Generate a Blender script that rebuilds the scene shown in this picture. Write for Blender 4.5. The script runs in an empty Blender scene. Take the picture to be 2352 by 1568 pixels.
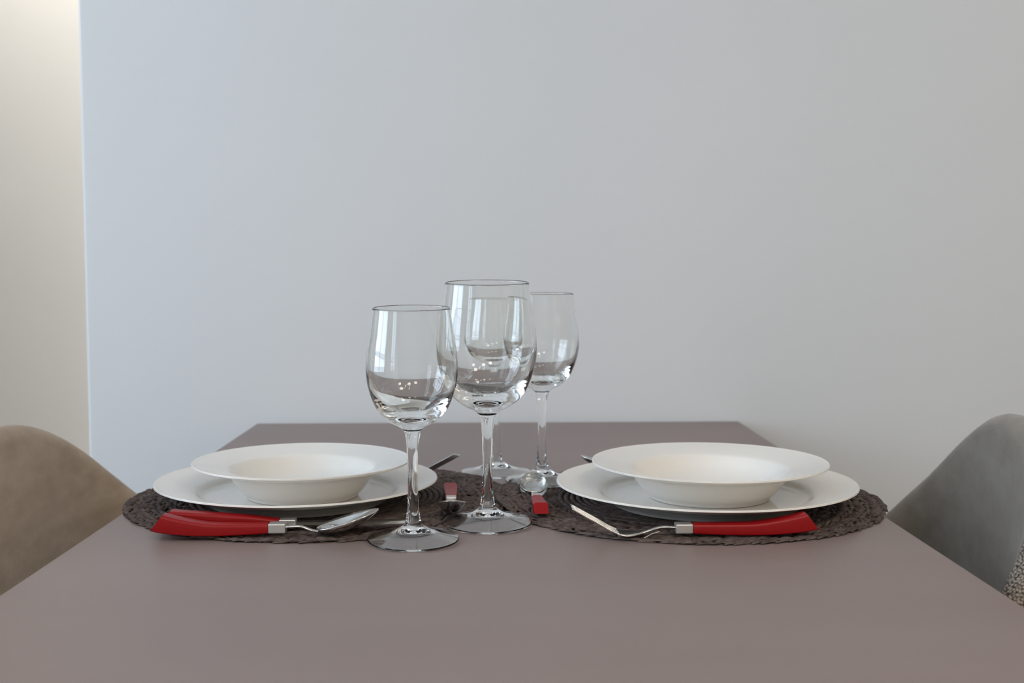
import bpy, bmesh, math, random
from mathutils import Vector, Matrix

# ----------------------------------------------------------------- scene
sc = bpy.context.scene
C = sc.collection
PI = math.pi
random.seed(7)

FPX = 2850.0                 # focal length in pixels of the 2352 px frame
CX, CY = 1176.0, 784.0
TILT = math.atan((784 - 578) / FPX)
TABLE_Z = 0.75
CAM_Z = TABLE_Z + 0.24


def ray(px, py):
    u = (px - CX) / FPX
    v = (CY - py) / FPX
    c, s = math.cos(TILT), math.sin(TILT)
    return Vector((u, c + v * s, -s + v * c))


def on_plane(px, py, z):
    """world point where the line of sight meets the height z"""
    d = ray(px, py)
    t = (z - CAM_Z) / d.z
    return Vector((0, 0, CAM_Z)) + d * t


def on_depth(px, py, y):
    d = ray(px, py)
    t = y / d.y
    return Vector((0, 0, CAM_Z)) + d * t


# ----------------------------------------------------------------- materials
def new_mat(name):
    m = bpy.data.materials.new(name)
    m.use_nodes = True
    nt = m.node_tree
    return m, nt, nt.nodes['Principled BSDF']


def lin(r, g, b):
    def f(c):
        c /= 255.0
        return c / 12.92 if c <= 0.04045 else ((c + 0.055) / 1.055) ** 2.4
    return (f(r), f(g), f(b), 1.0)


def noise_bump(nt, b, scale, strength, dist=0.001, detail=4.0, coord='Object'):
    tc = nt.nodes.new('ShaderNodeTexCoord')
    n = nt.nodes.new('ShaderNodeTexNoise')
    n.inputs['Scale'].default_value = scale
    n.inputs['Detail'].default_value = detail
    bp = nt.nodes.new('ShaderNodeBump')
    bp.inputs['Strength'].default_value = strength
    bp.inputs['Distance'].default_value = dist
    nt.links.new(tc.outputs[coord], n.inputs['Vector'])
    nt.links.new(n.outputs['Fac'], bp.inputs['Height'])
    nt.links.new(bp.outputs['Normal'], b.inputs['Normal'])
    return tc, n, bp


def noise_color(nt, b, c1, c2, scale, detail=4.0, lo=0.35, hi=0.65, coord='Object', stretch=None):
    tc = nt.nodes.new('ShaderNodeTexCoord')
    n = nt.nodes.new('ShaderNodeTexNoise')
    n.inputs['Scale'].default_value = scale
    n.inputs['Detail'].default_value = detail
    r = nt.nodes.new('ShaderNodeValToRGB')
    r.color_ramp.elements[0].position = lo
    r.color_ramp.elements[1].position = hi
    r.color_ramp.elements[0].color = c1
    r.color_ramp.elements[1].color = c2
    if stretch:
        mp = nt.nodes.new('ShaderNodeMapping')
        mp.inputs['Scale'].default_value = stretch
        nt.links.new(tc.outputs[coord], mp.inputs['Vector'])
        nt.links.new(mp.outputs['Vector'], n.inputs['Vector'])
    else:
        nt.links.new(tc.outputs[coord], n.inputs['Vector'])
    nt.links.new(n.outputs['Fac'], r.inputs['Fac'])
    nt.links.new(r.outputs['Color'], b.inputs['Base Color'])
    return r


def plain(name, col, rough=0.5, metal=0.0, bump=None, spec=None, coat=0.0):
    m, nt, b = new_mat(name)
    b.inputs['Base Color'].default_value = col
    b.inputs['Roughness'].default_value = rough
    b.inputs['Metallic'].default_value = metal
    if spec is not None:
        b.inputs['Specular IOR Level'].default_value = spec
    if coat:
        b.inputs['Coat Weight'].default_value = coat
        b.inputs['Coat Roughness'].default_value = 0.08
    if bump:
        noise_bump(nt, b, *bump)
    return m


def wall_mat(name, c1, c2):
    m, nt, b = new_mat(name)
    b.inputs['Roughness'].default_value = 0.75
    noise_color(nt, b, c1, c2, 3.0, 5.0, 0.3, 0.7)
    noise_bump(nt, b, 55.0, 0.06, 0.002)
    return m


M = {}
M['wall'] = wall_mat('wall_paint', (0.675, 0.697, 0.722, 1), (0.69, 0.712, 0.737, 1))
M['warm_wall'] = wall_mat('warm_cream_paint', (0.72, 0.63, 0.52, 1), (0.74, 0.65, 0.54, 1))
M['passage'] = wall_mat('passage_paint', (0.71, 0.685, 0.64, 1), (0.73, 0.705, 0.66, 1))
M['ceiling'] = wall_mat('ceiling_paint', (0.80, 0.80, 0.79, 1), (0.82, 0.82, 0.81, 1))

m, nt, b = new_mat('floor_tile')
b.inputs['Roughness'].default_value = 0.4
tc = nt.nodes.new('ShaderNodeTexCoord')
br = nt.nodes.new('ShaderNodeTexBrick')
br.offset = 0.0
br.inputs['Scale'].default_value = 1.0
br.inputs['Brick Width'].default_value = 0.6
br.inputs['Row Height'].default_value = 0.6
br.inputs['Mortar Size'].default_value = 0.003
br.inputs['Color1'].default_value = (0.11, 0.092, 0.078, 1)
br.inputs['Color2'].default_value = (0.10, 0.084, 0.072, 1)
br.inputs['Mortar'].default_value = (0.06, 0.055, 0.05, 1)
nt.links.new(tc.outputs['Object'], br.inputs['Vector'])
nt.links.new(br.outputs['Color'], b.inputs['Base Color'])
M['floor'] = m

m, nt, b = new_mat('taupe_laminate')
b.inputs['Roughness'].default_value = 0.42
b.inputs['Specular IOR Level'].default_value = 0.4
noise_color(nt, b, (0.229, 0.172, 0.159, 1), (0.244, 0.187, 0.172, 1), 2.5, 6.0, 0.3, 0.7, stretch=(1.0, 4.0, 1.0))
noise_bump(nt, b, 900.0, 0.05, 0.0004)
M['table'] = m
M['table_leg'] = plain('table_leg_metal', (0.12, 0.10, 0.095, 1), 0.4, 0.3)

m, nt, b = new_mat('white_porcelain')
b.inputs['Base Color'].default_value = (0.81, 0.785, 0.745, 1)
b.inputs['Roughness'].default_value = 0.14
b.inputs['IOR'].default_value = 1.5
noise_bump(nt, b, 18.0, 0.02, 0.001, 2.0)
M['porcelain'] = m

m, nt, b = new_mat('clear_glass')
b.inputs['Base Color'].default_value = (0.984, 0.996, 0.990, 1)
b.inputs['Roughness'].default_value = 0.0
b.inputs['Transmission Weight'].default_value = 1.0
b.inputs['IOR'].default_value = 1.5
M['glass'] = m
m, nt, b = new_mat('textured_glass')
b.inputs['Base Color'].default_value = (0.95, 0.97, 0.97, 1)
b.inputs['Roughness'].default_value = 0.26
b.inputs['Transmission Weight'].default_value = 1.0
b.inputs['IOR'].default_value = 1.5
noise_bump(nt, b, 260.0, 0.55, 0.002, 2.0)
M['textured_glass'] = m

m, nt, b = new_mat('brown_paper_braid')
b.inputs['Roughness'].default_value = 0.7
b.inputs['Specular IOR Level'].default_value = 0.15
noise_color(nt, b, (0.050, 0.036, 0.031, 1), (0.150, 0.113, 0.101, 1), 150.0, 3.0, 0.3, 0.72)
noise_bump(nt, b, 900.0, 0.4, 0.0006)
M['mat'] = m
M['mat_base'] = plain('braid_backing', (0.018, 0.014, 0.013, 1), 0.9)
M['fibre'] = plain('pale_loose_fibre', (0.62, 0.55, 0.50, 1), 0.4)

m, nt, b = new_mat('red_handle_plastic')
b.inputs['Base Color'].default_value = (0.27, 0.002, 0.004, 1)
b.inputs['Specular IOR Level'].default_value = 0.32
b.inputs['Roughness'].default_value = 0.38
noise_bump(nt, b, 300.0, 0.05, 0.0004)
M['red'] = m
m, nt, b = new_mat('satin_ferrule')
b.inputs['Base Color'].default_value = (0.62, 0.61, 0.59, 1)
b.inputs['Metallic'].default_value = 0.9
b.inputs['Roughness'].default_value = 0.42
noise_bump(nt, b, 600.0, 0.05, 0.0003)
M['ferrule'] = m
m, nt, b = new_mat('polished_steel')
b.inputs['Base Color'].default_value = (0.66, 0.65, 0.63, 1)
b.inputs['Metallic'].default_value = 1.0
b.inputs['Roughness'].default_value = 0.14
noise_bump(nt, b, 120.0, 0.02, 0.0004)
M['steel'] = m


def velvet(name, c1, c2):
    m, nt, b = new_mat(name)
    b.inputs['Roughness'].default_value = 0.9
    b.inputs['Specular IOR Level'].default_value = 0.15
    b.inputs['Sheen Weight'].default_value = 0.35
    b.inputs['Sheen Roughness'].default_value = 0.4
    noise_color(nt, b, c1, c2, 60.0, 9.0, 0.25, 0.75, stretch=(1.0, 0.4, 1.0))
    noise_bump(nt, b, 420.0, 0.35, 0.0012, 6.0)
    return m


M['velvet_brown'] = velvet('brown_velvet', (0.33, 0.255, 0.19, 1), (0.45, 0.36, 0.275, 1))
M['velvet_grey'] = velvet('taupe_grey_velvet', (0.168, 0.144, 0.117, 1), (0.232, 0.205, 0.172, 1))

m, nt, b = new_mat('woven_tweed')
b.inputs['Roughness'].default_value = 0.9
b.inputs['Specular IOR Level'].default_value = 0.1
tc = nt.nodes.new('ShaderNodeTexCoord')
vo = nt.nodes.new('ShaderNodeTexVoronoi')
vo.inputs['Scale'].default_value = 420.0
vo.inputs['Randomness'].default_value = 0.55
rp = nt.nodes.new('ShaderNodeValToRGB')
rp.color_ramp.elements[0].position = 0.15
rp.color_ramp.elements[1].position = 0.75
rp.color_ramp.elements[0].color = (0.42, 0.36, 0.30, 1)
rp.color_ramp.elements[1].color = (0.035, 0.026, 0.022, 1)
bp = nt.nodes.new('ShaderNodeBump')
bp.invert = True
bp.inputs['Strength'].default_value = 0.8
bp.inputs['Distance'].default_value = 0.0015
nt.links.new(tc.outputs['Object'], vo.inputs['Vector'])
nt.links.new(vo.outputs['Distance'], rp.inputs['Fac'])
nt.links.new(rp.outputs['Color'], b.inputs['Base Color'])
nt.links.new(vo.outputs['Distance'], bp.inputs['Height'])
nt.links.new(bp.outputs['Normal'], b.inputs['Normal'])
M['tweed'] = m
M['leg'] = plain('black_leg_metal', (0.02, 0.02, 0.02, 1), 0.4, 0.5)
M['frame'] = plain('white_window_frame', (0.75, 0.75, 0.74, 1), 0.4)


# ----------------------------------------------------------------- object helpers
def obj(name, bm, mat, parent=None, smooth=True, normals=True):
    me = bpy.data.meshes.new(name)
    if normals:
        bmesh.ops.recalc_face_normals(bm, faces=bm.faces)
    bm.to_mesh(me)
    bm.free()
    me.materials.append(mat)
    if smooth:
        for p in me.polygons:
            p.use_smooth = True
    o = bpy.data.objects.new(name, me)
    C.objects.link(o)
    if parent:
        o.parent = parent
    return o


def thing(name, label, cat, loc=(0, 0, 0), rotz=0.0, group=None):
    o = bpy.data.objects.new(name, None)
    o.empty_display_size = 0.05
    C.objects.link(o)
    o.location = loc
    o.rotation_euler = (0, 0, rotz)
    return tag(o, label, cat, group)


def tag(o, label, cat, group=None):
    o['label'] = label
    o['category'] = cat
    if group:
        o['group'] = group
    return o


def dup(root, loc, rot, label, scale=1.0):
    r = root.copy()
    C.objects.link(r)
    r.location = loc
    r.rotation_euler = rot
    r.scale = (scale, scale, scale)
    r['label'] = label
    for ch in list(root.children):
        c = ch.copy()
        C.objects.link(c)
        c.parent = r
        for g in list(ch.children):
            d = g.copy()
            C.objects.link(d)
            d.parent = c
    return r


def struct(name, bm, mat):
    o = obj(name, bm, mat, smooth=False)
    o['kind'] = 'structure'
    return o


def add_box(bm, x0, x1, y0, y1, z0, z1, bevel=0.0, seg=2):
    mt = Matrix.Translation(((x0 + x1) / 2, (y0 + y1) / 2, (z0 + z1) / 2)) @ Matrix.Diagonal((x1 - x0, y1 - y0, z1 - z0, 1))
    r = bmesh.ops.create_cube(bm, size=1.0, matrix=mt)
    if bevel:
        ed = list({e for v in r['verts'] for e in v.link_edges})
        bmesh.ops.bevel(bm, geom=ed, offset=bevel, segments=seg, profile=0.5, affect='EDGES')
    return bm


def lathe(bm, prof, seg=96, close=False):
    """revolve (r, z) points round the z axis; a point with r=0 becomes a pole"""
    rings = []
    for r, z in prof:
        if r < 1e-6:
            rings.append([bm.verts.new((0, 0, z))])
        else:
            rings.append([bm.verts.new((r * math.cos(2 * PI * k / seg), r * math.sin(2 * PI * k / seg), z)) for k in range(seg)])
    pairs = list(zip(rings[:-1], rings[1:]))
    if close:
        pairs.append((rings[-1], rings[0]))
    for a, c in pairs:
        for k in range(seg):
            k2 = (k + 1) % seg
            if len(a) == 1 and len(c) == 1:
                continue
            if len(a) == 1:
                bm.faces.new((a[0], c[k2], c[k]))
            elif len(c) == 1:
                bm.faces.new((a[k], a[k2], c[0]))
            else:
                bm.faces.new((a[k], a[k2], c[k2], c[k]))
    return bm


def spline(pts, n):
    """Catmull-Rom through points of any dimension, n samples per span"""
    out = []
    P = [tuple(2 * a - b_ for a, b_ in zip(pts[0], pts[1]))] + list(pts) + [tuple(2 * a - b_ for a, b_ in zip(pts[-1], pts[-2]))]
    for i in range(1, len(P) - 2):
        p0, p1, p2, p3 = P[i - 1], P[i], P[i + 1], P[i + 2]
        for k in range(n):
            t = k / n
            out.append(tuple(0.5 * (2 * b_ + (c - a) * t + (2 * a - 5 * b_ + 4 * c - d) * t * t + (3 * b_ - a - 3 * c + d) * t ** 3)
                             for a, b_, c, d in zip(p0, p1, p2, p3)))
    out.append(tuple(pts[-1]))
    return out


def loft(bm, rings, cap=True, closed=True):
    vr = [[bm.verts.new(p) for p in ring] for ring in rings]
    n = len(vr[0])
    for a, c in zip(vr[:-1], vr[1:]):
        for k in range(n if closed else n - 1):
            k2 = (k + 1) % n
            bm.faces.new((a[k], a[k2], c[k2], c[k]))
    if cap:
        bm.faces.new(vr[0][::-1])
        bm.faces.new(vr[-1])
    return vr


# ----------------------------------------------------------------- the room
pl = on_plane(590, 972, TABLE_Z)
pr = on_plane(1697, 967, TABLE_Z)
nl = on_plane(0, 1366, TABLE_Z)
nr = on_plane(2352, 1393, TABLE_Z)
WALL_Y = max(pl.y, pr.y) + 0.006
CORNER_X = on_depth(191, 500, WALL_Y).x
FAR_Y = WALL_Y + 0.95
LEFT_X, RIGHT_X, REAR_Y, TOP_Z = -2.1, 2.3, -2.2, 2.6

bm = bmesh.new(); add_box(bm, LEFT_X - 0.1, RIGHT_X + 0.1, REAR_Y - 0.1, FAR_Y + 0.1, -0.1, 0.0)
struct('floor', bm, M['floor'])
bm = bmesh.new(); add_box(bm, LEFT_X - 0.1, RIGHT_X + 0.1, REAR_Y - 0.1, FAR_Y + 0.1, TOP_Z, TOP_Z + 0.1)
struct('ceiling', bm, M['ceiling'])
bm = bmesh.new(); add_box(bm, CORNER_X, RIGHT_X + 0.1, WALL_Y, FAR_Y + 0.1, 0, TOP_Z, 0.004, 3)
struct('wall_back', bm, M['wall'])
bm = bmesh.new(); add_box(bm, LEFT_X, CORNER_X, FAR_Y, FAR_Y + 0.1, 0, TOP_Z)
struct('wall_passage', bm, M['passage'])
bm = bmesh.new(); add_box(bm, RIGHT_X, RIGHT_X + 0.1, REAR_Y, WALL_Y, 0, TOP_Z)
struct('wall_right', bm, M['warm_wall'])
bm = bmesh.new(); add_box(bm, LEFT_X, RIGHT_X, REAR_Y - 0.1, REAR_Y, 0, TOP_Z)
struct('wall_front', bm, M['passage'])
# left wall with a tall window opening
WY0, WY1, WZ0, WZ1 = 0.10, 1.50, 0.66, 2.25
bm = bmesh.new()
VY0, VY1 = -1.60, -0.70
add_box(bm, LEFT_X - 0.1, LEFT_X, REAR_Y, VY0, 0, TOP_Z)
add_box(bm, LEFT_X - 0.1, LEFT_X, VY1, WY0, 0, TOP_Z)
add_box(bm, LEFT_X - 0.1, LEFT_X, VY0, VY1, 0, WZ0)
add_box(bm, LEFT_X - 0.1, LEFT_X, VY0, VY1, WZ1, TOP_Z)
add_box(bm, LEFT_X - 0.1, LEFT_X, WY1, FAR_Y, 0, TOP_Z)
add_box(bm, LEFT_X, -1.42, WALL_Y, WALL_Y + 0.12, 0, TOP_Z)  # unseen stub added to block window light from the passage wall
add_box(bm, LEFT_X - 0.1, LEFT_X, WY0, WY1, 0, WZ0)
add_box(bm, LEFT_X - 0.1, LEFT_X, WY0, WY1, WZ1, TOP_Z)
struct('wall_left', bm, M['wall'])
xa, xb = LEFT_X - 0.08, LEFT_X - 0.03
for n, y0, y1 in ((1, WY0, WY1), (2, VY0, VY1)):
    bm = bmesh.new()
    add_box(bm, xa, xb, y0, y0 + 0.06, WZ0, WZ1)
    add_box(bm, xa, xb, y1 - 0.06, y1, WZ0, WZ1)
    add_box(bm, xa, xb, y0 + 0.06, y1 - 0.06, WZ0, WZ0 + 0.06)
    add_box(bm, xa, xb, y0 + 0.06, y1 - 0.06, WZ1 - 0.06, WZ1)
    ym = (y0 + y1) / 2
    add_box(bm, xa, xb, ym - 0.03, ym + 0.03, WZ0 + 0.06, WZ1 - 0.06)
    for zz in (0.98, 1.55):
        add_box(bm, xa + 0.01, xb - 0.01, y0 + 0.06, ym - 0.03, zz - 0.02, zz + 0.02)
        add_box(bm, xa + 0.01, xb - 0.01, ym + 0.03, y1 - 0.06, zz - 0.02, zz + 0.02)
    struct('window_%d' % n, bm, M['frame'])

# ----------------------------------------------------------------- table
tb = thing('dining_table', 'long matt taupe rectangular dining table with its far end against the wall', 'table', (0, 1.0, 0))


def edge_x(a, b_, y):
    return a.x + (b_.x - a.x) * (y - a.y) / (b_.y - a.y)


TY0 = 0.38
z0, z1 = -0.019 + TABLE_Z, TABLE_Z
pts = [(edge_x(pl, nl, TY0), TY0), (edge_x(pr, nr, TY0), TY0), (pr.x, pr.y), (pl.x, pl.y)]
bm = bmesh.new()
lo_ = [bm.verts.new((x, y - 1.0, z0)) for x, y in pts]
hi_ = [bm.verts.new((x, y - 1.0, z1)) for x, y in pts]
bm.faces.new(lo_[::-1]); bm.faces.new(hi_)
for k in range(4):
    bm.faces.new((lo_[k], lo_[(k + 1) % 4], hi_[(k + 1) % 4], hi_[k]))
bmesh.ops.bevel(bm, geom=list(bm.edges), offset=0.0015, segments=2, profile=0.5, affect='EDGES')
obj('tabletop', bm, M['table'], tb, smooth=False)
bm = bmesh.new()
for (x0, x1, y0, y1) in ((-0.27, 0.27, -0.50, -0.48), (-0.27, 0.27, 0.62, 0.64), (-0.27, -0.25, -0.48, 0.62), (0.25, 0.27, -0.48, 0.62)):
    add_box(bm, x0, x1, y0, y1, 0.676, z0 - 0.0005)
obj('apron', bm, M['table_leg'], tb, smooth=False)
for sx in (-1, 1):
    for yy in (-0.53, 0.67):
        bm = bmesh.new()
        add_box(bm, sx * 0.28 - 0.025, sx * 0.28 + 0.025, yy - 0.025, yy + 0.025, 0.0, z0 - 0.0005, 0.003)
        obj('leg', bm, M['table_leg'], tb, smooth=False)

# ----------------------------------------------------------------- placemats
MAT_R = 0.186


def leaf(bm, cx, cy, ang, ln, w, zb, h, roll=0.0, dip=0.0):
    """one flattened paper strand, blunt ended, its ends tucked under its neighbours"""
    ca, sa = math.cos(ang), math.sin(ang)
    rows = []
    for t, ww, hh, dz in ((-0.5, 0.72, 0.15, -1.0), (-0.3, 0.95, 0.85, -0.25), (0.0, 1.0, 1.0, 0.0), (0.3, 0.95, 0.85, -0.25), (0.5, 0.72, 0.15, -1.0)):
        x = t * ln
        row = []
        for s, hz in ((-0.5, 0.0), (-0.36, 0.8), (0.0, 1.0), (0.36, 0.8), (0.5, 0.0)):
            y = s * w * ww
            z = zb + h * hh * hz + roll * s * w * ww + dip * dz
            row.append(bm.verts.new((cx + x * ca - y * sa, cy + x * sa + y * ca, max(0.0004, z))))
        rows.append(row)
    for a, c in zip(rows[:-1], rows[1:]):
        for k in range(4):
            bm.faces.new((a[k], c[k], c[k + 1], a[k + 1]))


def coil(bm, r, w, z0_, h, rnd):
    """a tight round of twisted cord"""
    n = max(24, int(2 * PI * r / 0.0022))
    tw = max(6, int(2 * PI * r / 0.0075))
    ph = rnd.uniform(0, 6.3)
    rows = []
    for k in range(n):
        a = 2 * PI * k / n
        wob = rnd.uniform(-0.00012, 0.00012)
        row = []
        for q in range(7):
            b_ = PI * q / 6
            m_ = 1.0 + 0.16 * math.sin(tw * a + ph + 1.6 * (q - 3))
            rr = r - w / 2 * math.cos(b_) + wob
            row.append(bm.verts.new((rr * math.cos(a), rr * math.sin(a), z0_ + h * math.sin(b_) * m_)))
        rows.append(row)
    for k in range(n):
        a, c = rows[k], rows[(k + 1) % n]
        for q in range(6):
            bm.faces.new((a[q], a[q + 1], c[q + 1], c[q]))


def braid_mesh(seed):
    rnd = random.Random(seed)
    bm = bmesh.new()
    # flat plaits round the outside
    r = MAT_R - 0.0030
    ring = 0
    while r > 0.134:
        # edge cord of the plait
        n = int(2 * PI * r / 0.0105)
        for k in range(n):
            aa = 2 * PI * (k + rnd.uniform(-0.25, 0.25)) / n
            rr = r + rnd.uniform(-0.0007, 0.0007)
            leaf(bm, rr * math.cos(aa), rr * math.sin(aa), aa + PI / 2 + rnd.uniform(0.05, 0.30), rnd.uniform(0.015, 0.022),
                 rnd.uniform(0.0034, 0.0048), rnd.uniform(0.0009, 0.0019), rnd.uniform(0.0013, 0.0022), rnd.uniform(-0.3, 0.3), 0.0007)
        for row, sl in ((0.0048, -1), (0.0092, 1)):
            for k in range(n):
                aa = 2 * PI * (k + rnd.uniform(-0.3, 0.3)) / n
                rr = r - row + rnd.uniform(-0.0009, 0.0009)
                leaf(bm, rr * math.cos(aa), rr * math.sin(aa), aa + PI / 2 + sl * rnd.uniform(0.25, 0.75), rnd.uniform(0.012, 0.018),
                     rnd.uniform(0.0036, 0.0055), rnd.uniform(0.0007, 0.0019), rnd.uniform(0.0012, 0.0022), rnd.uniform(-0.35, 0.35), 0.0008)
        r -= 0.0150
    while r > 0.005:
        coil(bm, r, 0.0052, 0.0010, rnd.uniform(0.0021, 0.0026), rnd)
        r -= 0.0060
    return bm


def placemat(px_x, y, rot, label, seed, lift=None):
    t = thing('placemat', label, 'placemat', (px_x, y, TABLE_Z), rot, 'round woven placemats')
    b1 = braid_mesh(seed)
    b2 = bmesh.new()
    lathe(b2, [(0, 0), (0.05, 0), (0.1, 0), (0.14, 0), (0.16, 0), (MAT_R - 0.012, 0.0), (MAT_R - 0.010, 0.0006), (MAT_R - 0.012, 0.0012), (0.16, 0.0012), (0.14, 0.0012), (0.1, 0.0012), (0.05, 0.0012), (0, 0.0012)], 128)
    if lift:
        # this mat laps over its neighbour: its rim rises where it lies on the other one
        ca, sa = math.cos(rot), math.sin(rot)
        for bm in (b1, b2):
            for v in bm.verts:
                wx, wy = px_x + v.co.x * ca - v.co.y * sa, y + v.co.x * sa + v.co.y * ca
                d = math.hypot(wx - lift.x, wy - lift.y) - MAT_R
                k = max(0.0, min(1.0, 1 - d / 0.035))
                v.co.z += 0.0046 * k * k * (3 - 2 * k)
    obj('braid', b1, M['mat'], t, normals=True)
    obj('backing', b2, M['mat_base'], t)
    return t


MAT_L = Vector((-0.1845, 1.193))
MAT_Rr = Vector((0.1695, 1.187))
placemat(MAT_L.x, MAT_L.y, 0.3, 'dark brown woven round placemat under the left pair of plates', 3)
pm = placemat(MAT_Rr.x, MAT_Rr.y, 1.9, 'dark brown woven round placemat under the right pair of plates', 5, MAT_L)
MAT_TOP = 0.0043
# stray pale fibre sticking out of the right mat's front edge
bm = bmesh.new()
fa = on_plane(1480, 1235, TABLE_Z + 0.0046); fb = on_depth(1496, 1226, fa.y + 0.003); fc = on_depth(1515, 1220, fa.y + 0.004)
for p, q in ((fa, fb), (fb, fc)):
    d = (q - p).normalized()
    n1 = d.orthogonal().normalized() * 0.0004
    n2 = d.cross(n1).normalized() * 0.0004
    loft(bm, [[tuple(v) for v in (p + n1, p + n2, p - n1, p - n2)], [tuple(v) for v in (q + n1, q + n2, q - n1, q - n2)]])
inv = (Matrix.Translation((MAT_Rr.x, MAT_Rr.y, TABLE_Z)) @ Matrix.Rotation(1.9, 4, 'Z')).inverted()
bmesh.ops.transform(bm, matrix=inv, verts=bm.verts)
o = obj('loose_fibre', bm, M['fibre'], pm)
o['label'] = 'pale loose fibre sticking out'


# ----------------------------------------------------------------- plates
def dinner_mesh(R):
    k = R / 0.14
    top = [(0, 0.0060), (0.05, 0.0060), (0.086, 0.0062), (0.0930, 0.0066), (0.0962, 0.0082), (0.0988, 0.0106), (0.1035, 0.0130), (0.120, 0.0170), (0.1365, 0.0205)]
    edge = [(0.1394, 0.0213), (0.1400, 0.0203), (0.1385, 0.0190)]
    und = [(0.120, 0.0136), (0.104, 0.0098), (0.096, 0.0058), (0.0915, 0.0030), (0.0885, 0.0004), (0.0872, 0.0), (0.0858, 0.0004), (0.0845, 0.0022), (0.05, 0.0024), (0, 0.0024)]
    t = spline(top, 5)
    prof = t + spline([top[-1]] + edge + [und[0]], 5)[1:-1] + spline(und, 4)
    bm = bmesh.new()
    lathe(bm, [(max(r, 0) * k, z) for r, z in prof], 160)
    return bm


def soup_mesh(R):
    k = R / 0.110
    top = [(0, 0.0062), (0.030, 0.0066), (0.050, 0.0085), (0.062, 0.0145), (0.0695, 0.0235), (0.0735, 0.0272), (0.080, 0.0290), (0.095, 0.0318), (0.1075, 0.0340)]
    edge = [(0.1096, 0.0345), (0.1100, 0.0337), (0.1087, 0.0323)]
    und = [(0.095, 0.0286), (0.080, 0.0252), (0.0745, 0.0225), (0.069, 0.0160), (0.0625, 0.0075), (0.0575, 0.0030), (0.0560, 0.0006), (0.0548, 0.0), (0.0536, 0.0006), (0.0525, 0.0026), (0.03, 0.0030), (0, 0.0030)]
    prof = spline(top, 5) + spline([top[-1]] + edge + [und[0]], 5)[1:-1] + spline(und, 4)
    bm = bmesh.new()
    lathe(bm, [(max(r, 0) * k, z) for r, z in prof], 160)
    return bm


def plate(kind, loc, R, label):
    bm = dinner_mesh(R) if kind == 'dinner_plate' else soup_mesh(R)
    o = obj(kind, bm, M['porcelain'])
    o.location = loc
    return tag(o, label, 'plate' if kind == 'dinner_plate' else 'soup plate',
               'white dinner plates on the mats' if kind == 'dinner_plate' else 'white soup plates on the dinner plates')


MZ = TABLE_Z + MAT_TOP - 0.0002
pR = on_depth(1620, 1119, 1.158)
pL = on_depth(684, 1110, 1.170)
plate('dinner_plate', (pR.x, 1.158, MZ), 0.1400, 'flat white dinner plate on the right woven mat, under the right soup plate')
plate('dinner_plate', (pL.x, 1.170, MZ), 0.1325, 'flat white dinner plate on the left woven mat, under the left soup plate')
sR = on_depth(1629, 1062, 1.155)
sL = on_depth(695, 1062, 1.160)
plate('soup_plate', (sR.x, 1.155, MZ + 0.0062), 0.1100, 'deep wide-rimmed white soup plate stacked on the right dinner plate')
plate('soup_plate', (sL.x, 1.160, MZ + 0.0062), 0.1018, 'deep wide-rimmed white soup plate stacked on the left dinner plate')

# ----------------------------------------------------------------- wine glasses
FOOT_TOP = [(0.0371, 0.0), (0.0381, 0.0009), (0.0382, 0.0018), (0.0372, 0.0024), (0.030, 0.0040), (0.021, 0.0062), (0.0145, 0.0086), (0.0102, 0.0112), (0.0078, 0.0132)]
FOOT_UND = [(0, 0.0088), (0.004, 0.0086), (0.009, 0.0074), (0.0145, 0.0058), (0.021, 0.0039), (0.029, 0.0019), (0.0345, 0.0006), (0.0371, 0.0)]
STEM = [(0.0078, 0.0132), (0.0070, 0.0142), (0.0062, 0.0180), (0.0055, 0.0215), (0.0047, 0.029), (0.0042, 0.0466), (0.0044, 0.064), (0.0050, 0.080), (0.0058, 0.0865), (0.0068, 0.0915)]
BOWL = [(0.0068, 0.0915), (0.0080, 0.0930), (0.0112, 0.0956), (0.0195, 0.1002), (0.0278, 0.1085), (0.0322, 0.1170), (0.0355, 0.1265), (0.0374, 0.1360), (0.0377, 0.1450), (0.0365, 0.1590), (0.0340, 0.1760), (0.0319, 0.1922)]
LIP = [(0.0319, 0.1922), (0.0318, 0.1931), (0.0312, 0.1935), (0.0306, 0.1931), (0.0305, 0.1922)]
INNER = [(0.0305, 0.1922), (0.0328, 0.1760), (0.0353, 0.1590), (0.0363, 0.1450), (0.0354, 0.1360), (0.0328, 0.1265), (0.0286, 0.1182), (0.0228, 0.1115), (0.0150, 0.1072), (0.007, 0.1054), (0, 0.1050)]


def glass_parts(big):
    def f(p):
        r, z = p
        if not big:
            return (r, z)
        if z <= 0.0915:
            return (r * 1.02, z * 1.05)
        k = min(1.0, (z - 0.0915) / 0.012)
        return (r * (1.02 + (1.14 - 1.02) * k), 0.0915 * 1.05 + (z - 0.0915) * 1.142)
    foot = [f(p) for p in spline(FOOT_UND, 4)[:-1]] + [f(p) for p in spline(FOOT_TOP, 5)]
    full = spline(STEM[:-1] + [(0.0070, 0.0920)] + BOWL[1:], 7)     # stem and bowl flow into each other
    cut = 7 * (len(STEM) - 1)
    stem = [f(p) for p in full[:cut + 1]]
    bowl = [f(p) for p in full[cut:-1]] + [f(p) for p in spline(LIP, 4)[:-1]] + [f(p) for p in spline(INNER, 7)]
    return foot, stem, bowl


def glass_mesh(prof):
    # the profile runs anticlockwise round the solid, so these faces already look outwards
    bm = bmesh.new()
    lathe(bm, [(max(0.0, r), z) for r, z in prof], 128)
    return bm


def wine_glass(big, label):
    t = thing('wine_glass', label, 'wine glass', (0, 0, 0), 0, 'clear stemmed glasses in the middle of the table')
    foot, stem, bowl = glass_parts(big)
    for n, p in (('foot', foot), ('stem', stem), ('bowl', bowl)):
        obj(n, glass_mesh(p), M['glass'], t, normals=False)
    return t


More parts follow.
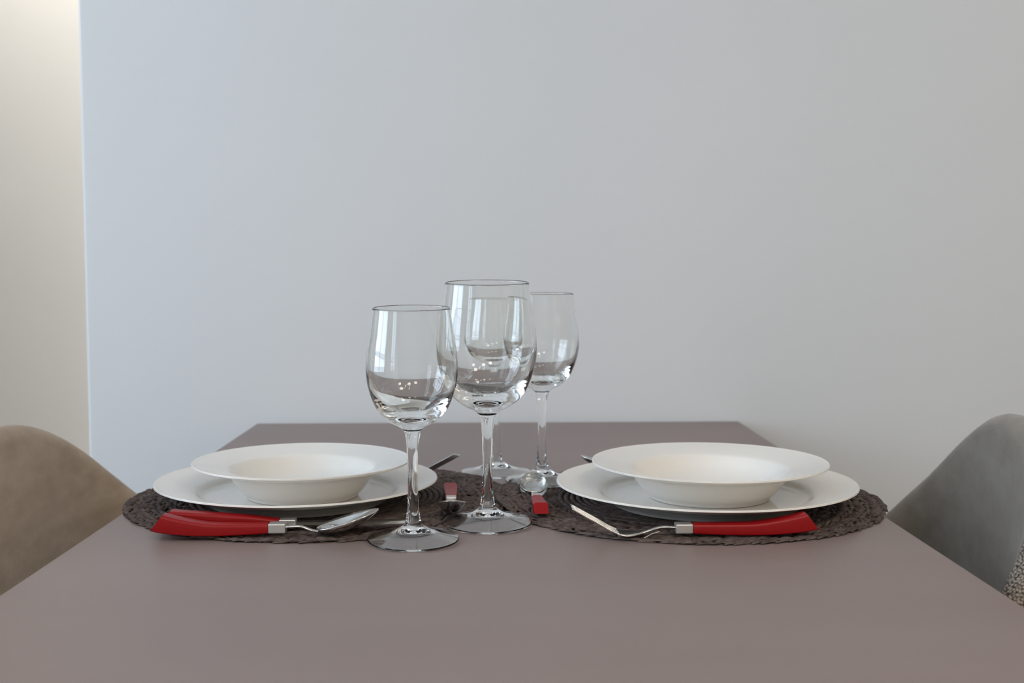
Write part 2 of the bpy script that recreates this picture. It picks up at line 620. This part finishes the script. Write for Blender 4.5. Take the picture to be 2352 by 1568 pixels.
def place_glass(t, px, py, z, tilt):
    p = on_plane(px, py, TABLE_Z + z)
    t.location = (p.x, p.y, TABLE_Z + z + (0.0374 * math.sin(math.radians(tilt)) if tilt else 0.0))
    t.rotation_euler = (math.radians(tilt), 0, 0)


g1 = wine_glass(False, 'smaller clear stemmed wine glass, nearest the table front, its foot by the spoon tip')
place_glass(g1, 949.5, 1243, 0.0, 1.9)
g3 = dup(g1, (0, 0, 0), (0, 0, 0), 'clear stemmed glass standing left of the right plate, behind the small glass ball')
place_glass(g3, 1244.5, 1104, MAT_TOP, 0)
g4 = dup(g1, (0, 0, 0), (0, 0, 0), 'farthest clear stemmed glass, seen through the largest glass in the centre')
place_glass(g4, 1139, 1086, 0.0, 0)
g2 = wine_glass(True, 'largest and tallest clear stemmed glass, just right of the front one')
place_glass(g2, 1120, 1205, 0.0, 2.3)


# ----------------------------------------------------------------- cutlery
# every piece lies along +x: handle end at x = 0, working end at +x; z = 0 is the surface
def handle_mesh(L, k=1.0, slant=0.010, eh=0.0180, straight=False):
    """red handle: rounded boxy section, deeper and lifting towards its slanted end"""
    bm = bmesh.new()
    lift = (eh - 0.003) / 0.015
    if straight:
        st = [(0.0, 0.0020, eh, 0.0075), (0.12, 0.0012, eh - 0.0008, 0.0078), (0.30, 0.0006, eh - 0.0020, 0.0078), (0.50, 0.0002, eh - 0.0036, 0.0074), (0.75, 0.0006, eh - 0.0056, 0.0066), (1.0, 0.0017, 0.0100, 0.0058)]
    else:
        st = [(0.0, 0.0048 * lift, eh, 0.0075), (0.12, 0.0026 * lift, 0.0108 + (eh - 0.0108) * 0.68, 0.0078), (0.30, 0.0008, 0.0104 + (eh - 0.0104) * 0.30, 0.0078), (0.50, 0.0001, 0.0102, 0.0074), (0.75, 0.0005, 0.0098, 0.0066), (1.0, 0.0017, 0.0098, 0.0058)]
    rings = []
    for s, zb, zt, w in spline(st, 6):
        ring = []
        top, bot = 0.0026, 0.0012
        for cy_, cz_, r_, a0 in ((-w + bot, zb + bot, bot, PI), (w - bot, zb + bot, bot, 1.5 * PI), (w - top, zt - top, top, 0.0), (-w + top, zt - top, top, 0.5 * PI)):
            for q in range(5):
                a = a0 + 0.5 * PI * q / 4
                y, z = cy_ + r_ * math.cos(a), cz_ + r_ * math.sin(a)
                up = (z - zb) / (zt - zb)
                x = s * L + slant * up * max(0.0, 1 - s) ** 3
                ring.append((x, y * k, z * k))
        rings.append(ring)
    loft(bm, rings, cap=False)
    for rg in (rings[0], rings[-1]):
        c = [bm.verts.new(p) for p in rg]
        bm.faces.new(c)
    return bm


def ferrule_mesh(x0, ln, k=1.0):
    bm = bmesh.new()
    add_box(bm, x0 + 0.0002, x0 + ln, -0.0058 * k, 0.0058 * k, 0.0017 * k, 0.0099 * k, 0.0009, 2)
    return bm


def strip_rings(path, sec=10):
    """path of (x, z, half width, half thickness) -> rings of a flat rounded bar"""
    rings = []
    for i, (x, z, w, h) in enumerate(path):
        j0, j1 = max(0, i - 1), min(len(path) - 1, i + 1)
        tx, tz = path[j1][0] - path[j0][0], path[j1][1] - path[j0][1]
        ll = math.hypot(tx, tz) or 1.0
        nx, nz = -tz / ll, tx / ll
        ring = []
        for q in range(sec):
            a = 2 * PI * q / sec
            cy = math.copysign(abs(math.cos(a)) ** 0.6, math.cos(a)) * w
            ch = math.copysign(abs(math.sin(a)) ** 0.8, math.sin(a)) * h
            ring.append((x + nx * ch, cy, z + nz * ch))
        rings.append(ring)
    return rings


def bowl_mesh(x0, z0_, ln, width, depth, rise, th=0.0011):
    """spoon bowl from its heel (x0, z0_) tilted upwards by the angle rise"""
    bm = bmesh.new()
    ca, sa = math.cos(rise), math.sin(rise)
    nu, nv = 28, 18

    def surf(u, v, off):
        # u along 0..1, v across -1..1
        half = width / 2 * (math.sin(PI * min(1.0, u ** 0.80)) ** 0.52 if 0 < u < 1 else 0.0)
        half = max(half, 0.0012)
        y = v * half
        prof = (1 - v * v)
        dz = -depth * prof * (math.sin(PI * u ** 0.75) ** 0.8 if 0 < u < 1 else 0.0)
        x = u * ln
        z = dz - off
        return (x0 + x * ca - z * sa, y, z0_ + x * sa + z * ca)
    grids = []
    for off in (0.0, th):
        grids.append([[bm.verts.new(surf(i / nu, -1 + 2 * j / nv, off)) for j in range(nv + 1)] for i in range(nu + 1)])
    a, c = grids
    for i in range(nu):
        for j in range(nv):
            bm.faces.new((a[i][j], a[i + 1][j], a[i + 1][j + 1], a[i][j + 1]))
            bm.faces.new((c[i][j], c[i][j + 1], c[i + 1][j + 1], c[i + 1][j]))
        for j in (0, nv):
            bm.faces.new((a[i][j], c[i][j], c[i + 1][j], a[i + 1][j]))
    for i in (0, nu):
        for j in range(nv):
            bm.faces.new((a[i][j], a[i][j + 1], c[i][j + 1], c[i][j]))
    return bm


def spoon(label, eh=0.0180, L=0.097, k=1.0, fer=0.0145, neck=0.026, bl=0.0545, bw=0.038, bd=0.0085, rise=17.0, cat='spoon', name='table_spoon', group='red handled spoons'):
    t = thing(name, label, cat, (0, 0, 0), 0, group)
    obj('handle', handle_mesh(L, k, eh=eh), M['red'], t)
    obj('ferrule', ferrule_mesh(L, fer, k), M['ferrule'], t, smooth=False)
    x = L + fer
    zc = 0.0062 * k
    pth = spline([(x - 0.003, zc, 0.0032 * k, 0.0012), (x + neck * 0.25, zc + 0.0006, 0.0030 * k, 0.0012), (x + neck * 0.5, zc + 0.0003, 0.0029 * k, 0.0012), (x + neck * 0.78, zc - 0.0024, 0.0031 * k, 0.0012), (x + neck, 0.0022 + 0.0006, 0.0042 * k, 0.0011), (x + neck + 0.006, 0.0022 + 0.001, 0.0050 * k, 0.0009)], 5)
    bm = bmesh.new(); loft(bm, strip_rings(pth))
    obj('neck', bm, M['steel'], t)
    # the bowl rests on its underside near the heel
    r = math.radians(rise)
    low = min((-bd * (math.sin(PI * u ** 0.75) ** 0.8) - 0.0011) * math.cos(r) + u * bl * math.sin(r) for u in [q / 40 for q in range(1, 40)])
    obj('bowl', bowl_mesh(x + neck - 0.001, -low + 0.0004, bl, bw, bd, r), M['steel'], t)
    return t


def fork(label):
    t = thing('table_fork', label, 'fork', (0, 0, 0), 0, 'red handled forks')
    L, fer = 0.105, 0.0145
    obj('handle', handle_mesh(L), M['red'], t)
    obj('ferrule', ferrule_mesh(L, fer), M['ferrule'], t, smooth=False)
    x = L + fer
    zc = 0.0062
    pth = spline([(x - 0.003, zc, 0.0032, 0.0012), (x + 0.008, zc + 0.0007, 0.0031, 0.0012), (x + 0.015, zc - 0.0001, 0.0030, 0.0012), (x + 0.026, zc - 0.0034, 0.0040, 0.0012), (x + 0.034, 0.0018, 0.0085, 0.0011), (x + 0.042, 0.0016, 0.0112, 0.0010), (x + 0.049, 0.0030, 0.0116, 0.0010)], 6)
    bm = bmesh.new(); loft(bm, strip_rings(pth, 12))
    hd = obj('head', bm, M['steel'], t)
    for q in range(4):
        y0 = (q - 1.5) * 0.0059
        p = spline([(x + 0.047, 0.0025, 0.0020, 0.0010), (x + 0.056, 0.0066, 0.0018, 0.0010), (x + 0.0655, 0.0122, 0.0016, 0.0010), (x + 0.0755, 0.0178, 0.0014, 0.0010), (x + 0.0845, 0.0230, 0.0011, 0.0008), (x + 0.087, 0.0243, 0.0004, 0.0004)], 5)
        rr = [[(a, b_ + y0, c) for a, b_, c in ring] for ring in strip_rings(p, 8)]
        bm = bmesh.new(); loft(bm, rr)
        obj('tine', bm, M['steel'], hd)
    return t


def knife(label):
    t = thing('table_knife', label, 'knife', (0, 0, 0), 0)
    L, fer = 0.101, 0.0145
    obj('handle', handle_mesh(L, 0.92, eh=0.0190, straight=True), M['red'], t)
    obj('ferrule', ferrule_mesh(L, fer, 0.92), M['ferrule'], t, smooth=False)
    x = L + fer
    bm = bmesh.new()
    # blade lying flat: spine on +y, cutting edge on -y
    out = spline([(x - 0.004, -0.0055, 0.0055), (x + 0.02, -0.0085, 0.0065), (x + 0.055, -0.0095, 0.0075), (x + 0.082, -0.0080, 0.0080), (x + 0.098, -0.0035, 0.0078), (x + 0.105, 0.0040, 0.0066)], 5)
    rings = [[(xx, e, 0.0052), (xx, (e + s) / 2, 0.0060), (xx, s, 0.0061), (xx, s, 0.0043), (xx, (e + s) / 2, 0.0043)] for xx, e, s in out]
    loft(bm, rings)
    obj('blade', bm, M['steel'], t, smooth=False)
    return t


CZ = TABLE_Z + MAT_TOP - 0.0003


def aim(t, a, b_):
    """lay a piece with its handle end over world point a, pointing at b"""
    d = Vector((b_[0] - a[0], b_[1] - a[1]))
    t.location = (a[0], a[1], CZ)
    t.rotation_euler = (0, 0, math.atan2(d.y, d.x))


def at(px, y):
    return ((px - CX) / FPX * (y * math.cos(TILT) + 0.23 * math.sin(TILT)), y)


s1 = spoon('red handled table spoon at the front edge of the left mat, bowl pointing right')
aim(s1, at(349, 1.022), at(876, 1.028))
k1 = knife('red handled knife lying right behind the front spoon on the left mat')
aim(k1, at(366, 1.0395), at(925, 1.050))
f1 = fork('red handled fork at the front edge of the right mat, tines pointing left')
aim(f1, at(1875, 1.029), at(1306, 1.020))
f2 = dup(f1, (0, 0, 0), (0, 0, 0), 'steel fork half hidden behind the left plates, tines poking out beside them')
aim(f2, at(632, 1.334), at(1062, 1.278))
f2.rotation_euler.x = -0.22
f2.location.z += 0.0012
s2 = dup(s1, (0, 0, 0), (0, 0, 0), 'steel spoon half hidden behind the right plates, only its tip showing')
aim(s2, at(1720, 1.340), at(1301, 1.300))
ts = dict(L=0.058, k=0.86, fer=0.011, neck=0.022, bl=0.040, bw=0.0268, bd=0.0080, rise=18.0, eh=0.0128, cat='teaspoon', name='teaspoon', group='red handled teaspoons')
t1 = spoon('red handled teaspoon between the plates with its bowl towards the front', **ts)
aim(t1, at(1034, 1.209), at(1038, 1.085))
t2 = dup(t1, (0, 0, 0), (0, 0, 0), 'red handled teaspoon with its handle end towards the front, beside the fork tines')
aim(t2, at(1244, 1.094), at(1222, 1.225))

# ----------------------------------------------------------------- glass ball
bm = bmesh.new()
bmesh.ops.create_uvsphere(bm, u_segments=48, v_segments=32, radius=0.0138)
o = obj('glass_ball', bm, M['textured_glass'])
bp_ = on_depth(1225, 1114, 1.203)
o.location = (bp_.x, bp_.y, bp_.z)
tag(o, 'small clear dimpled glass ball resting at the end of the red teaspoon handle', 'glass ball')


# ----------------------------------------------------------------- chairs
TOP_EDGE = [(0.0, 0.0, 0.843), (0.05, 0.0008, 0.840), (0.10, 0.003, 0.830), (0.145, 0.008, 0.8135), (0.18, 0.016, 0.7945), (0.205, 0.027, 0.775), (0.222, 0.041, 0.755), (0.231, 0.056, 0.737), (0.235, 0.074, 0.717), (0.236, 0.095, 0.694), (0.234, 0.125, 0.668)]


def shell_half_points(kk):
    pos = [(y, x, 0.70 + (z - 0.70) * (kk if z > 0.70 else 1)) for y, x, z in spline(TOP_EDGE, 4)]
    neg = [(-y, x, z) for y, x, z in pos[:0:-1]]
    return neg + pos


def shell(inner, kk, near):
    """half of the padded tub back: inner face or outer face, split along the crest of its rim"""
    P = shell_half_points(kk)
    bm = bmesh.new()
    rings = []
    for i, (y, x, zt) in enumerate(P):
        j0, j1 = max(0, i - 1), min(len(P) - 1, i + 1)
        ty, tx = P[j1][0] - P[j0][0], P[j1][1] - P[j0][1]
        ll = math.hypot(tx, ty)
        # normal in plan pointing to the inside of the tub
        ny, nx = -tx / ll, ty / ll
        ring = []
        th = 0.017
        prof = []
        for q in range(7):
            # where the woven cover and the velvet panel meet near the crest of the rim
            w = max(0.0, min(1.0, (near * y - 0.10) / 0.10))
            sp = -40 + 105 * w
            a = math.radians(sp + (90 - sp) * q / 6) if inner else math.radians(-sp + (90 + sp) * q / 6)
            prof.append((th * math.sin(a), th * (1 - math.cos(a)) * 1.1))   # (offset, drop below the crest)
        n = 14
        zb = 0.40
        for q in range(1, n + 1):
            prof.append((th + (0.010 * math.sin(PI * q / n) if inner else 0.0), None if False else q / n))
        for q, (off, dr) in enumerate(prof):
            if q < 7:
                z = zt - dr
            else:
                z = (zt - th * 1.1) + (zb - (zt - th * 1.1)) * dr
            s = off if inner else -off
            low = max(0.0, (zt - z)) / 0.44
            tap = 1.0 - 0.10 * low
            ring.append(((x + nx * s) + 0.03 * low, (y + ny * s) * tap, z))
        rings.append(ring)
    loft(bm, rings, cap=False, closed=False)
    return bm


def cushion(bm, x0, x1, hy, z0_, z1_, r=0.03):
    rings = []
    seg = 48
    for q in range(9):
        a = -PI / 2 + PI * q / 8
        ins = r * (1 - math.cos(a))
        z = (z0_ + z1_) / 2 + (z1_ - z0_) / 2 * math.sin(a)
        ring = []
        for k in range(seg):
            b_ = 2 * PI * k / seg
            ex = math.copysign(abs(math.cos(b_)) ** 0.5, math.cos(b_))
            ey = math.copysign(abs(math.sin(b_)) ** 0.5, math.sin(b_))
            ring.append(((x0 + x1) / 2 + ((x1 - x0) / 2 - ins) * ex, (hy - ins) * ey, z))
        rings.append(ring)
    loft(bm, rings)


def chair(label, vel, loc, rz, kk, near):
    t = thing('dining_chair', label, 'chair', loc, rz, 'tub backed dining chairs tucked at the table')
    bk = obj('backrest', shell(False, kk, near), M['tweed'], t)
    bk['label'] = 'woven tweed outer back'
    obj('back_cushion', shell(True, kk, near), vel, t)
    bm = bmesh.new(); cushion(bm, 0.02, 0.44, 0.215, 0.395, 0.475)
    obj('seat', bm, vel, t)
    for sx, ex in ((0.08, 0.02), (0.38, 0.42)):
        for sy in (-1, 1):
            bm = bmesh.new()
            rings = []
            for z, r, f in ((0.0, 0.008, 1.0), (0.40, 0.014, 0.0)):
                rings.append([(sx + (ex - sx) * f + r * math.cos(2 * PI * k / 16), sy * (0.15 + 0.05 * f) + r * math.sin(2 * PI * k / 16), z) for k in range(16)])
            loft(bm, rings)
            obj('leg', bm, M['leg'], t)
    return t


chair('brown velvet tub chair at the left side of the table', M['velvet_brown'], (-0.487, 1.133, 0), 0.0, 0.895, -1)
chair('grey taupe velvet tub chair with tweed outside at the right side of the table', M['velvet_grey'], (0.469, 1.128, 0), PI - math.atan2(0.0855, 0.451), 0.972, 1)


# ----------------------------------------------------------------- light
def area(name, loc, target, sx, sy, power, col, shape='RECTANGLE'):
    l = bpy.data.lights.new(name, 'AREA')
    l.shape = shape
    l.size, l.size_y = sx, sy
    l.energy = power
    l.color = col
    o = bpy.data.objects.new(name, l)
    C.objects.link(o)
    o.location = loc
    d = Vector(target) - Vector(loc)
    o.rotation_euler = d.to_track_quat('-Z', 'Y').to_euler()
    return o


w = bpy.data.worlds.new('sky')
sc.world = w
w.use_nodes = True
w.node_tree.nodes['Background'].inputs['Color'].default_value = (0.55, 0.72, 1.0, 1)
w.node_tree.nodes['Background'].inputs['Strength'].default_value = 1.0

zm = (WZ0 + WZ1) / 2
area('window_daylight', (LEFT_X - 0.14, (WY0 + WY1) / 2, zm), (0, (WY0 + WY1) / 2, zm), WY1 - WY0, WZ1 - WZ0, 45.0, (0.72, 0.86, 1.0))
area('window_daylight', (LEFT_X - 0.14, (VY0 + VY1) / 2, zm), (0, (VY0 + VY1) / 2, zm), VY1 - VY0, WZ1 - WZ0, 14.0, (0.76, 0.88, 1.0))
for i, (x, y) in enumerate(((1.2, -0.25), (1.8, -0.8), (0.5, -1.2), (-0.4, -1.5))):
    area('ceiling_lamp', (x, y, TOP_Z - 0.01), (x, y, 0), 0.45, 0.45, 8.6, (1.0, 0.90, 0.78), 'DISK')
for i, x in enumerate((0.35, 0.85)):
    area('ceiling_tube', (x, -0.7, TOP_Z - 0.02), (x, -0.7, 0), 0.04, 0.6, 4.0, (1.0, 0.93, 0.84))
area('passage_edge_fill', (CORNER_X - 0.02, FAR_Y - 0.12, 1.3), (CORNER_X - 0.5, FAR_Y, 1.3), 0.03, 2.2, 2.5, (1.0, 0.93, 0.84))  # added unseen fill strip, brightens the passage wall towards the corner
l = bpy.data.lights.new('passage_spot', 'SPOT')
l.energy = 34.0
l.color = (1.0, 0.95, 0.88)
l.spot_size = math.radians(120)
l.spot_blend = 1.0
l.shadow_soft_size = 0.05
o = bpy.data.objects.new('passage_spot', l)
C.objects.link(o)
o.location = (CORNER_X - 0.25, FAR_Y - 0.35, 2.2)
d = Vector((CORNER_X - 0.30, FAR_Y, 1.30)) - o.location
o.rotation_euler = d.to_track_quat('-Z', 'Y').to_euler()

# ----------------------------------------------------------------- camera
cd = bpy.data.cameras.new('camera')
cam = bpy.data.objects.new('camera', cd)
C.objects.link(cam)
cam.location = (0, 0, CAM_Z)
cam.rotation_euler = (PI / 2 - TILT, 0, 0)
cd.sensor_width = 36.0
cd.lens = FPX / 2352.0 * 36.0
cd.clip_start = 0.05
cd.dof.use_dof = True
cd.dof.focus_distance = 1.05
cd.dof.aperture_fstop = 8.0
sc.camera = cam

sc.view_settings.view_transform = 'Standard'
sc.view_settings.look = 'None'
sc.view_settings.gamma = 1.0
sc.view_settings.exposure = 0.045
sc.view_settings.use_curve_mapping = False
cy = sc.cycles
cy.use_denoising = True
cy.use_adaptive_sampling = True
cy.adaptive_threshold = 0.02
cy.adaptive_min_samples = 16
cy.max_bounces = 16
cy.transmission_bounces = 16
cy.glossy_bounces = 8
cy.diffuse_bounces = 6
cy.caustics_reflective = True
cy.caustics_refractive = True
cy.blur_glossy = 0.5
cy.sample_clamp_indirect = 20.0
